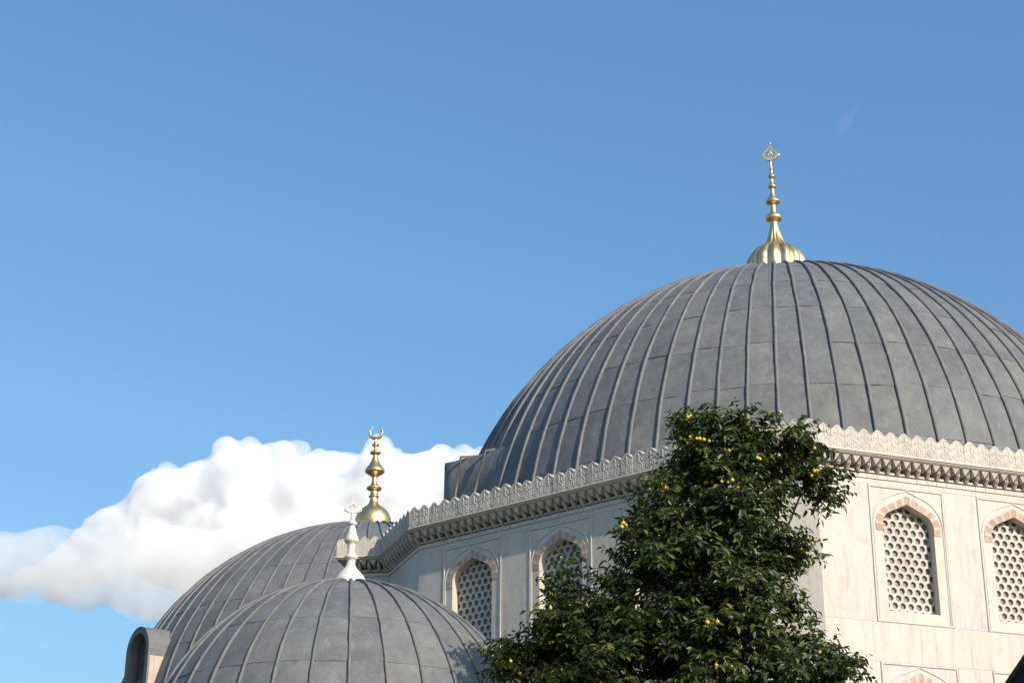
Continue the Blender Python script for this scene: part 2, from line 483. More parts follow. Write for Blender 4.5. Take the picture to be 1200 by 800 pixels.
DETAIL = [i for i in range(NP) if pts[i][0] in ('bay_side', 'corner_b', 'face_l', 'corner_a', 'face_r', 'bay_front', 'corner_5')]
rj = random.Random(3)
for i in DETAIL:
    nm = pts[i][0]
    # merlons
    mt, L = frame(i, 0.0, 12.0 + Zr)
    n = max(1, round(L / MP)); w = round(L / n, 3)
    me = shared(('merlon', w), lambda: merlon_mesh(w), M['carved'])
    for k in range(n):
        m2 = mt @ T((k + .5) * L / n, rj.gauss(0, .004), 0) @ Matrix.Rotation(rj.gauss(0, .012), 4, 'Y') @ Matrix.Diagonal((1, 1, (1.18 if nm == 'corner_a' else 1) * (1 + rj.gauss(0, .012)) * (.93 if rj.random() < .08 else 1), 1))
        place('merlon', me, parapet, m2)
    if nm in ('bay_front', 'corner_5'): continue
    # stalactite brackets on the wall plane
    mt, L = frame(i, -INS, 11.924 + Zr)
    n = max(1, round(L / BP)); w = round(L / n, 3)
    me = shared(('br', w), lambda: bracket_mesh(w), M['cornice'])
    for k in range(n): place('cornice_bracket', me, cornice, mt @ T((k + .5) * L / n, 0, 0) @ Matrix.Diagonal((1, 1.04, 1.0, 1)))
    # frieze blocks below the brackets
    me = shared(('fr', w), lambda: bm_mesh('frieze_block', box_bm(-w / 2 + .003, w / 2 - .003, -.022, .16, -.395, -.300), bevel=.004), M['marble'])
    for k in range(n): place('frieze_block', me, wall, mt @ T((k + .5) * L / n, rj.gauss(0, .001), 0))
    me = shared(('bk', round(L, 3)), lambda: bm_mesh('bracket_backing', box_bm(0, L, .095, .30, -.36, -.002)), M['cornice'])
    place('bracket_backing', me, wall, mt)

# arch outline: shoulders then straight lines to a point
def arch_pts(hw, zs, apex, r=None, n=7):
    r = r or hw * .54
    lo, hi = .05, pi / 2 - .01
    def apx(ph):
        xe, ze = hw - r + r * cos(ph), zs + r * sin(ph); return ze + xe * cos(ph) / sin(ph)
    for _ in range(60):
        mid = (lo + hi) / 2
        if apx(mid) > apex: lo = mid
        else: hi = mid
    ph = lo
    rightp = [(hw - r + r * cos(ph * k / n), zs + r * sin(ph * k / n)) for k in range(n + 1)]
    xe, ze = rightp[-1]
    rightp += [(xe * (1 - t), ze + (apex - ze) * t) for t in (.33, .66)]
    return rightp + [(0, apex)] + [(-x, z) for x, z in rightp[::-1]]     # right spring to left spring

# one window, local z=0 at the panel's bottom line, x=0 on its axis, y=0 wall plane
PW, PH = .90, 2.91         # half width and height of the framed panel
OW, SILL, SPR, APX = .605, .245, 2.06, 2.55
def surround_mesh():
    bm = bmesh.new()
    outer = [(-PW, 0), (PW, 0), (PW, PH), (-PW, PH)]
    ar = arch_pts(OW, SPR, APX)
    hole = [(OW, SILL)] + ar + [(-OW, SILL)]
    vo = [bm.verts.new((x, .006, z)) for x, z in outer]; vh = [bm.verts.new((x, .006, z)) for x, z in hole]
    e = [bm.edges.new((vo[k], vo[(k + 1) % 4])) for k in range(4)] + [bm.edges.new((vh[k], vh[(k + 1) % len(vh)])) for k in range(len(vh))]
    bmesh.ops.triangle_fill(bm, use_beauty=True, use_dissolve=False, edges=e)
    # drop any triangle that fell inside the opening
    def inside(x, z):
        c = False; j = len(hole) - 1
        for i_ in range(len(hole)):
            if (hole[i_][1] > z) != (hole[j][1] > z) and x < (hole[j][0] - hole[i_][0]) * (z - hole[i_][1]) / (hole[j][1] - hole[i_][1]) + hole[i_][0]: c = not c
            j = i_
        return c
    bmesh.ops.delete(bm, geom=[f for f in bm.faces if inside(f.calc_center_median().x, f.calc_center_median().z)], context='FACES_ONLY')
    bk = [bm.verts.new((x, .21, z)) for x, z in hole]
    for k in range(len(hole)): bm.faces.new((vh[k], vh[(k + 1) % len(hole)], bk[(k + 1) % len(hole)], bk[k]))
    bo = [bm.verts.new((x, .21, z)) for x, z in outer]
    for k in range(4): bm.faces.new((vo[k], bo[k], bo[(k + 1) % 4], vo[(k + 1) % 4]))
    me = bm_mesh('window_surround', bm); return me

def lattice_mesh():
    p, h, r = .188, .158, .068
    a = ((p * p / 4 + h * h) / 2 - p * p / 4) / h; b = (p * p / 4 + h * h) / (2 * h)
    hexa = [(p / 2, -a), (p / 2, a), (0, b), (-p / 2, a), (-p / 2, -a), (0, -b)]
    ring = []
    for k in range(6):
        q = hexa[(k + 1) % 6]; ring += [hexa[k], ((hexa[k][0] + q[0]) / 2, (hexa[k][1] + q[1]) / 2)]
    bm = bmesh.new(); y0, y1 = .212, .255
    nr = int((APX - SILL + .1) / h) + 1
    for j in range(nr):
        for i in range(-4, 5):
            cx, cz = i * p + (j % 2) * p / 2 - p / 4, SILL + .02 + j * h
            if abs(cx) > OW + .08: continue
            O = [bm.verts.new((cx + x, y0, cz + z)) for x, z in ring]
            ang = [atan2(z, x) for x, z in ring]
            I = [bm.verts.new((cx + r * cos(t), y0 , cz + r * sin(t))) for t in ang]
            K = [bm.verts.new((cx + r * .97 * cos(t), y1, cz + r * .97 * sin(t))) for t in ang]
            n = 12
            for k in range(n):
                q = (k + 1) % n
                bm.faces.new((O[k], I[k], I[q], O[q])); bm.faces.new((I[k], K[k], K[q], I[q]))
    bmesh.ops.remove_doubles(bm, verts=bm.verts[:], dist=.0005)
    return bm_mesh('window_lattice', bm, recalc=False)

def normals_of(curve):
    out = []
    for k in range(len(curve)):
        a = Vector(curve[max(k - 1, 0)]); b = Vector(curve[min(k + 1, len(curve) - 1)])
        d = (b - a).normalized(); out.append(Vector((d.y, -d.x)))
    return out

def resample(curve, n):
    P = [Vector(p) for p in curve]; d = [0]
    for a, b in zip(P, P[1:]): d.append(d[-1] + (b - a).length)
    out = []
    for k in range(n + 1):
        s = d[-1] * k / n; j = 0
        while j < len(P) - 2 and d[j + 1] < s: j += 1
        t = (s - d[j]) / (d[j + 1] - d[j]); out.append(P[j].lerp(P[j + 1], min(t, 1)))
    return out

ARCH_IN = [(OW, SPR - .12)] + arch_pts(OW, SPR, APX) + [(-OW, SPR - .12)]
EX_HW, EX_APX = .86, 2.845
ARCH_EX = arch_pts(EX_HW, SPR + .02, EX_APX, EX_HW * .75)
NVO = 21
ain = resample(ARCH_IN, NVO * 3)
aout = resample([(OW + .17, SPR - .12)] + arch_pts(OW + .17, SPR, APX + .195, OW * .75) + [(-OW - .17, SPR - .12)], NVO * 3)
def voussoir_mesh(k):
    a = ain[k * 3:k * 3 + 4]; b = aout[k * 3:k * 3 + 4]
    mid = [a_.lerp(b_, .5) for a_, b_ in zip(a, b)]
    # joggled joint: alternate stones bulge at mid height
    e = .012 if k % 2 == 0 else -.012
    d0 = (mid[1] - mid[0]).normalized() * e; d1 = (mid[-1] - mid[-2]).normalized() * e
    P = a + [mid[-1] + d1] + b[::-1] + [mid[0] - d0]
    c = sum(P, Vector((0, 0))) / len(P)
    P = [c + (p - c) * .965 for p in P]
    bm = prism_bm([(p.x, p.y) for p in P], -.006 - (.003 if k % 2 else 0), .02)
    return bm_mesh('voussoir', bm)

def strip_mesh(curve, w, y0, y1, name, closed=False):
    nr = normals_of(curve); bm = bmesh.new()
    A = [[bm.verts.new((p[0] + q.x * s, y, p[1] + q.y * s)) for (s, y) in ((-w / 2, y1), (-w / 2, y0 + .004), (-w / 4, y0), (w / 4, y0), (w / 2, y0 + .004), (w / 2, y1))] for p, q in zip(curve, nr)]
    for a, b in zip(A, A[1:]):
        for k in range(5): bm.faces.new((a[k], a[k + 1], b[k + 1], b[k]))
    bm.faces.new(A[0]); bm.faces.new(A[-1][::-1])
    return bm_mesh(name, bm)

def rect_frame_mesh(hw, z0, z1, w, y0, y1, name):
    bm = bmesh.new()
    o = [(-hw, z0), (hw, z0), (hw, z1), (-hw, z1)]; i_ = [(-hw + w, z0 + w), (hw - w, z0 + w), (hw - w, z1 - w), (-hw + w, z1 - w)]
    b4 = w * .25
    prof = []
    for t, y in ((0, y1), (0, y0 + .006), (.25, y0), (.75, y0), (1, y0 + .006), (1, y1)):
        prof.append([bm.verts.new((o[k][0] * (1 - t) + i_[k][0] * t, y, o[k][1] * (1 - t) + i_[k][1] * t)) for k in range(4)])
    for a, b in zip(prof, prof[1:]):
        for k in range(4): bm.faces.new((a[k], a[(k + 1) % 4], b[(k + 1) % 4], b[k]))
    return bm_mesh(name, bm)

W_SUR = surround_mesh(); W_SUR.materials.append(M['marble'])
W_LAT = lattice_mesh(); W_LAT.materials.append(M['lattice'])
W_PANE = bm_mesh('glass_pane', box_bm(-OW - .1, OW + .1, .262, .29, SILL - .06, APX + .06)); W_PANE.materials.append(M['pane'])
W_VOU = [voussoir_mesh(k) for k in range(NVO)]
for k, me in enumerate(W_VOU): me.materials.append(M['pink'] if k % 2 == 0 else M['pale'])
W_FR = rect_frame_mesh(PW - .004, .004, PH - .004, .045, -.016, .05, 'frame_moulding'); W_FR.materials.append(M['marble'])
W_AR = strip_mesh([(EX_HW - .03, .06)] + [(p[0] * .965, p[1]) for p in ARCH_EX] + [(-EX_HW + .03, .06)], .026, -.010, .02, 'arch_moulding'); W_AR.materials.append(M['marble'])
W_SILL = bm_mesh('sill', box_bm(-OW + .004, OW - .004, .03, .209, SILL - .01, SILL + .018), bevel=.004); W_SILL.materials.append(M['marble'])

def window(mtx):
    w = place('window', W_SUR, tomb, mtx)
    link('lattice', W_LAT, w); link('glass_pane', W_PANE, w); link('frame_moulding', W_FR, w); link('arch_moulding', W_AR, w); link('sill', W_SILL, w)
    for me in W_VOU: link('voussoir', me, w)
    return w

def slab(mt, x0, x1, z0, z1, y0=0.0, depth=.20):
    g_ = .0012
    me = bm_mesh('marble_slab', box_bm(x0 + g_, x1 - g_, y0 + rj.uniform(-.001, .001), depth, z0 + g_, z1 - g_), bevel=.002)
    o = link('marble_slab', me, wall, M['marble']); o.matrix_local = mt; return o

ZB, ZTOP = 8.5, 11.41         # upper panel bottom and top (above the eye)
LB = 4.78                     # lower panel bottom
for i in DETAIL:
    nm = pts[i][0]
    if nm in ('bay_front', 'corner_5'): continue
    mt, L = frame(i, -INS, Zr)
    if nm in ('face_l', 'face_r'):
        # position of the side's middle along the trimmed wall
        half = SIDE / 2 - (cut[1] if nm == 'face_l' else cut[0])
        d = seg_dir(i); o = corner(i, -INS)
        mid = (PT[i] + d * half - o).dot(d)
        cs = [mid - 2.617, mid, mid + 2.617]
        for zb in (ZB, LB):
            for c in cs: window(mt @ T(c, 0, zb))
            edges = [0] + [x for c in cs for x in (c - PW - .006, c + PW + .006)] + [L]
            for a, b in zip(edges[0::2], edges[1::2]):
                zsplit = zb + rj.choice((1.25, 1.6, 1.9)) if b - a > 1.2 else None
                if b - a > 1.25:
                    m_ = (a + b) / 2; slab(mt, a, m_, zb, zb + 2.91); slab(mt, m_, b, zb, zb + 2.91)
                else: slab(mt, a, b, zb, zb + 2.91)
        # thin course above the panels, courses between and below
        def course(z0, z1, n):
            xs = [0] + sorted(min(max(L * k / n + rj.uniform(-.12, .12), .2), L - .2) for k in range(1, n)) + [L]
            for a, b in zip(xs, xs[1:]): slab(mt, a, b, z0, z1)
        course(11.41, 11.527, 7)
        course(LB + 2.91, ZB, 8)
        for z0, z1 in ((LB - .9, LB), (LB - 2.0, LB - .9), (LB - 3.2, LB - 2.0), (LB - 4.4, LB - 3.2), (-1.6, LB - 4.4)): course(z0, z1, 6)
    else:
        zs = [-1.6, .4, 2.2, 3.9, 4.78, 7.69, 8.5, 11.527]
        for a, b in zip(zs, zs[1:]):
            if nm == 'corner_b':
                for q in range(4): slab(mt, L * q / 4, L * (q + 1) / 4, a, b)
            else: slab(mt, 0, L, a, b)

# dome
lead_dome(tomb, 9.351, 1.025, 10.759 + Zr, 82, radians(185.6), [4, 13, 21.7, 30.0, 39.0, 48.3, 57.6, 67, 80], 92, 290, .042, -2, 84, .011, 5)

# lead-clad buttress swelling out of the dome over the left corner
def tomb_pt(az, r, z): v = sd(radians(az)) * r; return (v.x, v.y, z + Zr)
def buttress():
    # leans out tangentially from the dome near az 232 and ends free beyond the dome's flank
    z0, z1 = 12.0, 14.30
    def rdome(z): return 9.351 * sqrt(1 - ((z - 10.759) / (9.351 * 1.025)) ** 2)
    cols = []; n = 10
    for k in range(n + 1):
        t = k / n; col = []
        for q in range(4):
            f = q / 3; z = z0 + (z1 - z0) * f
            a0 = 240.0 - 2.0 * f; az = a0 + (252.6 - a0) * t
            r = (rdome(z) + .012) / cos(radians(az - a0)); r = r + (9.62 - .05 * f - (rdome(z) + .012) / cos(radians(252.6 - a0))) * t ** 2.2
            col.append(tomb_pt(az, r, z))
        col.append(tomb_pt(az, 8.2, z1 + .20)); cols.append(col)
    for az, rr in ((253.2, 9.56), (253.6, 8.2)):
        cols.append([tomb_pt(az, rr, z0 + (z1 - z0) * q / 3 - (.03 if q == 3 else 0)) for q in range(4)] + [tomb_pt(az, 8.2, z1 + .17)])
    m_ = len(cols[0]); vs = [p for c in cols for p in c]; fs = []
    for a in range(len(cols) - 1):
        for b in range(m_ - 1): fs.append((a * m_ + b, a * m_ + b + 1, (a + 1) * m_ + b + 1, (a + 1) * m_ + b))
    return mesh('corner_buttress', vs, fs, True)
butt = link('corner_buttress', buttress(), tomb, M['lead'])
for az_, r0_, r1_ in ((244.5, 9.45, 8.98), (249.0, 9.56, 9.34)):
    link('standing_seam', bm_mesh('standing_seam', tube_bm([tomb_pt(az_, r0_, 12.0), tomb_pt(az_, (r0_ + r1_) / 2 + .03, 13.2), tomb_pt(az_, r1_, 14.3), tomb_pt(az_, 8.3, 14.49)], .04, 7), True), butt, M['leadseam'])

# gilded finial
def finial_main():
    z = 21.3
    P = [(.68, z, .10), (.80, z + 1.05, .12), (.81, z + 1.35, .13), (.78, z + 1.56, .14), (.70, z + 1.72, .16), (.58, z + 1.88, .17), (.40, z + 2.00, .17), (.275, z + 2.12, .16), (.205, z + 2.28, .14), (.16, z + 2.46, .10), (.125, z + 2.68, .0),
         (.12, z + 2.80, 0), (.22, z + 2.87, 0), (.24, z + 2.94, 0), (.20, z + 3.02, 0), (.10, z + 3.06, 0), (.085, z + 3.30, 0), (.11, z + 3.36, 0), (.20, z + 3.42, 0), (.20, z + 3.48, 0), (.13, z + 3.56, 0), (.075, z + 3.70, 0), (.065, z + 3.86, 0),
         (.11, z + 3.90, 0), (.12, z + 3.96, 0), (.06, z + 4.02, 0), (.055, z + 4.18, 0), (.10, z + 4.23, 0), (.105, z + 4.28, 0), (.05, z + 4.36, 0), (.045, z + 4.46, 0), (.065, z + 4.49, 0), (.04, z + 4.53, 0), (.034, z + 4.80, 0)]
    return bm_mesh('finial', lathe_bm(smooth_profile(P, 3), 112, 14), True), z + 4.78
fm, ztip = finial_main()
fin = link('finial', fm, tomb, M['gold'])
fin['label'] = 'gilded finial with fluted bulb'
def ring_orn(outer, inner, th):
    n = len(outer); bm = bmesh.new()
    A = [bm.verts.new((x, -th, z)) for x, z in outer]; B = [bm.verts.new((x, -th, z)) for x, z in inner]
    A2 = [bm.verts.new((x, th, z)) for x, z in outer]; B2 = [bm.verts.new((x, th, z)) for x, z in inner]
    for k in range(n):
        q = (k + 1) % n
        for f in ((A[k], A[q], B[q], B[k]), (A2[k], B2[k], B2[q], A2[q]), (A[k], A2[k], A2[q], A[q]), (B[k], B[q], B2[q], B2[k])): bm.faces.new(f)
    return bm
def leafshape(w, h, z0):
    half = [(.0, .0), (.30, .02), (.60, .08), (.86, .19), (1.0, .33), (.92, .46), (.70, .57), (.44, .66), (.24, .76), (.11, .88)]
    P = [(x * w, z0 + zz * h) for x, zz in half] + [(0, z0 + h)] + [(-x * w, z0 + zz * h) for x, zz in half[:0:-1]]
    return P
bm = ring_orn(leafshape(.235, .54, 0), leafshape(.155, .34, .075), .028)
for s in (1, -1):
    tube_bm([(s * .0, 0, .05), (s * .05, 0, .12), (s * .055, 0, .18), (s * .0, 0, .29)], .020, 6, bm)
    tube_bm([(s * .20, 0, .13), (s * .235, 0, .17), (s * .265, 0, .20)], [.02, .022, .008], 6, bm)
tube_bm([(0, 0, .46), (0, 0, .53)], [.012, .02], 8, bm); 
bmesh.ops.create_uvsphere(bm, u_segments=10, v_segments=8, radius=.045, matrix=T(0, 0, .55))
orn = link('finial_ornament', bm_mesh('finial_ornament', bm), fin, M['gold']); orn.location = (0, 0, ztip); orn.rotation_euler.z = radians(-12)

# ------------------------------------------------------------------ second mausoleum (middle dome) behind
med = empty('domed_mausoleum', (-4.78, 60.0, 0))
tag(med, 'grey lead domed building behind the marble tomb, with golden crescent finial and arched dormer', 'mausoleum')
MR, MZ = 8.435, 10.53
lead_dome(med, MR, .992, MZ, 70, radians(2), [2, 12, 22, 32, 42, 52, 62, 80], 100, 285, .042, -2, 84, .010, 9)
bm = lathe_bm([(MR + .5, 0), (MR + .5, MZ - .9), (MR + .75, MZ - .7), (MR + .75, MZ - .35), (MR + .05, MZ - .05), (MR - .6, MZ - .02)], 48)
link('drum', bm_mesh('drum', bm), med, M['stone'])
z = MZ + MR * .992 - .1
P = [(.60, z), (.64, z + .30), (.66, z + .48), (.62, z + .70), (.50, z + .92), (.33, z + 1.06), (.20, z + 1.18), (.15, z + 1.32), (.15, z + 1.44), (.20, z + 1.48), (.15, z + 1.53), (.13, z + 1.66), (.15, z + 1.70), (.27, z + 1.77), (.27, z + 1.84), (.16, z + 1.92), (.11, z + 2.0), (.10, z + 2.22),
     (.15, z + 2.30), (.33, z + 2.42), (.36, z + 2.50), (.30, z + 2.62), (.19, z + 2.78), (.10, z + 3.02), (.08, z + 3.12), (.18, z + 3.18), (.19, z + 3.25), (.08, z + 3.32), (.065, z + 3.45), (.12, z + 3.50), (.13, z + 3.56), (.06, z + 3.62), (.05, z + 3.78)]
P = [(r * .96, z + (zz - z) * .925) for r, zz in P]
f2 = link('finial', bm_mesh('finial', lathe_bm(smooth_profile(P, 3), 40), True), med, M['gold'])
f2['label'] = 'golden finial of stacked bulbs with a crescent'
bm = bmesh.new()
cpts, crad = [], []
for k in range(25):
    a = radians(-90 - 150 + 300 * k / 24); cpts.append((.225 * cos(a), 0, .225 * sin(a))); crad.append(.012 + .050 * sin(pi * k / 24) ** .8)
tube_bm(cpts, crad, 8, bm)
cr = link('crescent', bm_mesh('crescent', bm, True), f2, M['gold']); cr.location = (0, 0, P[-1][1] + .24); cr.rotation_euler.z = radians(-8)

# arched dormer on the left of the middle dome
def dormer():
    az = radians(233); d = sd(az)
    o = d * 8.42
    mt = Matrix(((-d.y, -d.x, 0, o.x), (d.x, -d.y, 0, o.y), (0, 0, 1, 0), (0, 0, 0, 1)))   # x right seen from outside, y inward
    def tomb_arch(hw, top, z0, n=14):
        return [(hw, z0)] + [(hw * cos(pi * k / n), top - hw + hw * sin(pi * k / n)) for k in range(n + 1)] + [(-hw, z0)]
    z0, top, hw = 10.3, 14.36, .78
    bm = bmesh.new()
    O = tomb_arch(hw, top, z0); I = tomb_arch(hw - .20, top - .20, z0)
    fo = [bm.verts.new((x, 0, zz)) for x, zz in O]; fi = [bm.verts.new((x, 0, zz)) for x, zz in I]
    bo = [bm.verts.new((x, 1.9, zz)) for x, zz in O]; bi = [bm.verts.new((x, .30, zz)) for x, zz in I]
    for k in range(len(O) - 1):
        bm.faces.new((fo[k], fi[k], fi[k + 1], fo[k + 1])); bm.faces.new((fo[k], fo[k + 1], bo[k + 1], bo[k])); bm.faces.new((fi[k], bi[k], bi[k + 1], fi[k + 1]))
    body = link('dormer', bm_mesh('dormer', bm), med, M['leadseam']); body.matrix_local = mt
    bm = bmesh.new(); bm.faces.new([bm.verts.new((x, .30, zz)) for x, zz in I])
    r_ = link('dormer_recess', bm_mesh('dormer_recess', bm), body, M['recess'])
    # rendered stone cheek facing the courtyard, with a lead cap above
    bm = box_bm(hw - .04, hw + .02, .05, 1.6, z0, top - 1.0)
    link('dormer_cheek', bm_mesh('dormer_cheek', bm, bevel=.01), body, M['pale'])
dormer()

# ------------------------------------------------------------------ small domed tomb in front
sm = empty('domed_tomb', (-3.021, 33.0, 0))
tag(sm, 'small grey lead dome topped by a white marble finial, beside the leafy tree', 'tomb')
SR, SZ = 3.689, 4.618 + EYE
lead_dome(sm, SR, 1.039, SZ, 34, radians(174.0), [0, 13, 27, 43, 60, 80], 85, 280, .030, -3, 84, .005, 21)
bm = lathe_bm([(SR + .35, 0), (SR + .35, SZ - .55), (SR + .5, SZ - .45), (SR + .5, SZ - .25), (SR + .02, SZ - .08), (SR - .4, SZ - .05)], 16)
link('drum', bm_mesh('drum', bm), sm, M['stone'])
z = SZ + SR * 1.039 - .06
P = [(.315, z), (.32, z + .06), (.31, z + .15), (.27, z + .25), (.19, z + .36), (.12, z + .44), (.085, z + .52), (.08, z + .60), (.12, z + .64), (.125, z + .69), (.08, z + .74), (.075, z + .90), (.09, z + .95), (.135, z + 1.00), (.135, z + 1.05), (.10, z + 1.14), (.06, z + 1.30), (.055, z + 1.33), (.088, z + 1.36), (.088, z + 1.40), (.05, z + 1.44), (.035, z + 1.55), (.03, z + 1.62)]
P = [(r, z + (zz - z) * .93) for r, zz in P]
f3 = link('finial', bm_mesh('finial', lathe_bm(smooth_profile(P, 3), 32), True), sm, M['white'])
f3['label'] = 'white marble finial'
bm = ring_orn(leafshape(.15, .27, 0), leafshape(.085, .155, .05), .022)
for s in (1, -1):
    tube_bm([(0, 0, .06), (s * .035, 0, .09), (s * .03, 0, .13), (0, 0, .18)], .014, 6, bm)
    tube_bm([(s * .09, 0, .02), (s * .155, 0, .06), (s * .17, 0, .11)], [.012, .02, .006], 6, bm)
tube_bm([(0, 0, .25), (0, 0, .33)], [.016, .008], 8, bm)
o = link('finial_ornament', bm_mesh('finial_ornament', bm), f3, M['white']); o.location = (0, 0, P[-1][1] - .02); o.rotation_euler.z = radians(5)

# ------------------------------------------------------------------ tree
def tree():
    rnd = random.Random(11)
    base = Vector((2.9, 27.2, 0))
    root = empty('fruit_tree', base)
    tag(root, 'tall dark green leafy tree dotted with yellow fruit in front of the marble mausoleum', 'tree')
    # lobes: centre, radii, weight
    lobes = [((3.26, 27.0, 10.74), (.58, .65, .72), .85), ((2.92, 27.1, 10.40), (.36, .45, .45), .32), ((4.12, 26.9, 10.60), (.60, .6, .48), .65), ((4.62, 26.8, 10.22), (.28, .35, .40), .22),
             ((2.95, 27.0, 9.70), (.92, 1.0, .78), 1.0), ((3.50, 26.7, 9.80), (.62, .9, .65), .75), ((2.52, 26.9, 9.05), (.76, .9, .68), .85), ((3.22, 26.5, 8.85), (.88, 1.1, .78), 1.2),
             ((4.05, 26.7, 8.95), (.30, .5, .22), .22), ((2.60, 26.5, 8.25), (1.15, 1.1, .85), 1.4), ((3.42, 26.4, 7.85), (.86, 1.1, .75), 1.3), ((4.25, 26.6, 7.20), (.42, .7, .42), .42),
             ((1.35, 26.8, 7.72), (.80, .8, .42), .9), ((.62, 26.8, 7.42), (.55, .6, .30), .5), ((.08, 26.8, 7.38), (.34, .4, .16), .16), ((.92, 26.85, 8.35), (.20, .25, .42), .16), ((1.05, 26.8, 7.95), (.35, .4, .3), .25),
             ((2.2, 26.7, 7.1), (1.5, 1.3, .8), 1.9), ((3.5, 26.5, 6.9), (1.4, 1.3, .9), 2.1), ((4.55, 26.6, 6.9), (.45, .6, .5), .35), ((3.0, 26.8, 5.8), (2.1, 1.6, .9), 1.3), ((1.0, 26.8, 6.9), (.7, .8, .45), .5)]
    bm = bmesh.new()
    trunk = [(2.9, 27.2, 0), (2.95, 27.15, 1.8), (3.05, 27.1, 3.6), (3.0, 27.05, 5.4), (3.1, 27.0, 7.2), (3.15, 27.0, 9.0), (3.25, 27.0, 10.4), (3.3, 27.0, 11.2)]
    tl = [Vector(p) - base for p in trunk]
    tube_bm(tl, [.24, .20, .18, .15, .12, .08, .045, .015], 10, bm)
    tr = link('trunk', bm_mesh('trunk', bm, True), root, M['bark'])
    bl = bmesh.new(); tips = []
    for c, r, w in lobes:
        c = Vector(c)
        k = max(1, min(6, int((c.z - 2.6) / 1.55)))
        s = Vector(trunk[k]); e = c
        midp = s.lerp(e, .5) + Vector((rnd.uniform(-.12, .12), rnd.uniform(-.12, .12), rnd.uniform(-.1, .15)))
        tube_bm([s - base, midp - base, e - base], [.055, .035, .018], 6, bl)
        for _ in range(int(8 + 10 * w)):
            u = Vector((rnd.gauss(0, 1), rnd.gauss(0, 1), rnd.gauss(0, 1))).normalized()
            q = c + Vector((u.x * r[0], u.y * r[1], u.z * r[2])) * rnd.uniform(.6, .95)
            m2 = c.lerp(q, .5) + Vector((0, 0, .06))
            tube_bm([c - base, m2 - base, q - base], [.015, .010, .004], 4, bl)
    tr2 = link('limb', bm_mesh('limb', bl, True), root, M['bark'])
    vs, fs, tone = [], [], []
    fruits = []
    def leaf(p, d, up, ln, wd, t):
        s = d.cross(up)
        if s.length < 1e-4: return
        s.normalize(); n = s.cross(d).normalized()
        b0 = len(vs)
        fold = wd * .22; cl = ln * .10
        vs.extend([p, p + d * ln * .32 + s * wd * .46 + n * fold, p + d * ln * .34, p + d * ln * .32 - s * wd * .46 + n * fold,
                   p + d * ln * .68 + s * wd * .36 + n * (fold * .8 - cl * .4), p + d * ln * .70 - n * cl * .4, p + d * ln * .68 - s * wd * .36 + n * (fold * .8 - cl * .4), p + d * ln - n * cl])
        fs.extend([(b0, b0 + 1, b0 + 2), (b0, b0 + 2, b0 + 3), (b0 + 1, b0 + 4, b0 + 5, b0 + 2), (b0 + 2, b0 + 5, b0 + 6, b0 + 3), (b0 + 4, b0 + 7, b0 + 5), (b0 + 5, b0 + 7, b0 + 6)])
        tone.extend([t] * 6)
    for c, r, w in lobes:
        c = Vector(c); vol = (r[0] * r[1] * r[2]) ** (1 / 3)
        nt = int(450 * w)
        # clump centres give light and dark masses with gaps between
        clumps = []
        for _ in range(max(5, int(30 * w))):
            u = Vector((rnd.gauss(0, 1), rnd.gauss(0, 1), rnd.gauss(0, 1))).normalized(); f = rnd.random() ** .33
            f = .45 + .55 * f
            clumps.append(c + Vector((u.x * r[0], u.y * r[1], u.z * r[2])) * f)
        for k in range(nt):
            cc = rnd.choice(clumps)
            p = cc + Vector((rnd.gauss(0, .14), rnd.gauss(0, .14), rnd.gauss(0, .10)))
            if k % 9 == 0:
                u = Vector((rnd.gauss(0, 1), rnd.gauss(0, 1), rnd.gauss(0, 1))).normalized(); p = c + Vector((u.x * r[0], u.y * r[1], u.z * r[2])) * rnd.random() ** .4
            outw = (p - Vector((3.1, 27.0, p.z - .5))); outw.normalize()
            d = (outw * .8 + Vector((rnd.gauss(0, .6), rnd.gauss(0, .6), rnd.gauss(.12, .4)))).normalized()
            nl = rnd.randint(7, 11); ln_t = rnd.uniform(.20, .36)
            tw = rnd.random()
            for q in range(nl):
                s = q / (nl - 1); pos = p + d * ln_t * s + Vector((0, 0, -.05 * s * s))
                side = d.cross(Vector((0, 0, 1)));
                if side.length < .05: side = Vector((1, 0, 0))
                side.normalize()
                ld = (d * .55 + side * (1 if q % 2 else -1) * rnd.uniform(.5, .95) + Vector((rnd.gauss(0, .2), rnd.gauss(0, .2), rnd.uniform(-1.25, .05)))).normalized()
                upn = outw * .8 + Vector((rnd.gauss(0, .45), rnd.gauss(0, .45), .75 + rnd.gauss(0, .35)))
                t = min(.92, max(0, .40 + .5 * (tw - .5) + rnd.gauss(0, .26)))
                if rnd.random() < .014: t = .98
                ln = rnd.choice((rnd.uniform(.07, .11), rnd.uniform(.10, .15), rnd.uniform(.12, .17)))
                leaf(pos - base, ld, upn, ln, ln * rnd.uniform(.40, .52), t)
            if rnd.random() < (.07 if p.z > 9.6 else .036) and p.y < 26.9 and (p - c).length > .55 * vol:
                for _ in range(rnd.choice((1, 1, 2, 3))): fruits.append(p + d * ln_t * .45 + Vector((rnd.gauss(0, .06), -.05 - .08 * rnd.random(), rnd.gauss(-.03, .05))))
    me = mesh('leaf', vs, fs)
    at = me.attributes.new('tone', 'FLOAT', 'FACE'); at.data.foreach_set('value', tone[:len(me.polygons)])
    cr = link('crown', me, root, M['leaf']); tag(cr, kind='stuff')
    bmf = bmesh.new(); bmesh.ops.create_icosphere(bmf, subdivisions=2, radius=.029)
    for v in bmf.verts:
        v.co.z *= .92
    tube_bm([(0, 0, .028), (.004, 0, .05)], [.006, .004], 4, bmf)
    fm_ = bm_mesh('fruit', bmf, True); fm_.materials.append(M['fruit'])
    rnd.shuffle(fruits)
    for p in fruits[:260]:
        o = link('fruit', fm_, root); o.location = p - base; k = rnd.uniform(.8, 1.2); o.scale = (k, k, k); o.rotation_euler.z = rnd.random() * 6
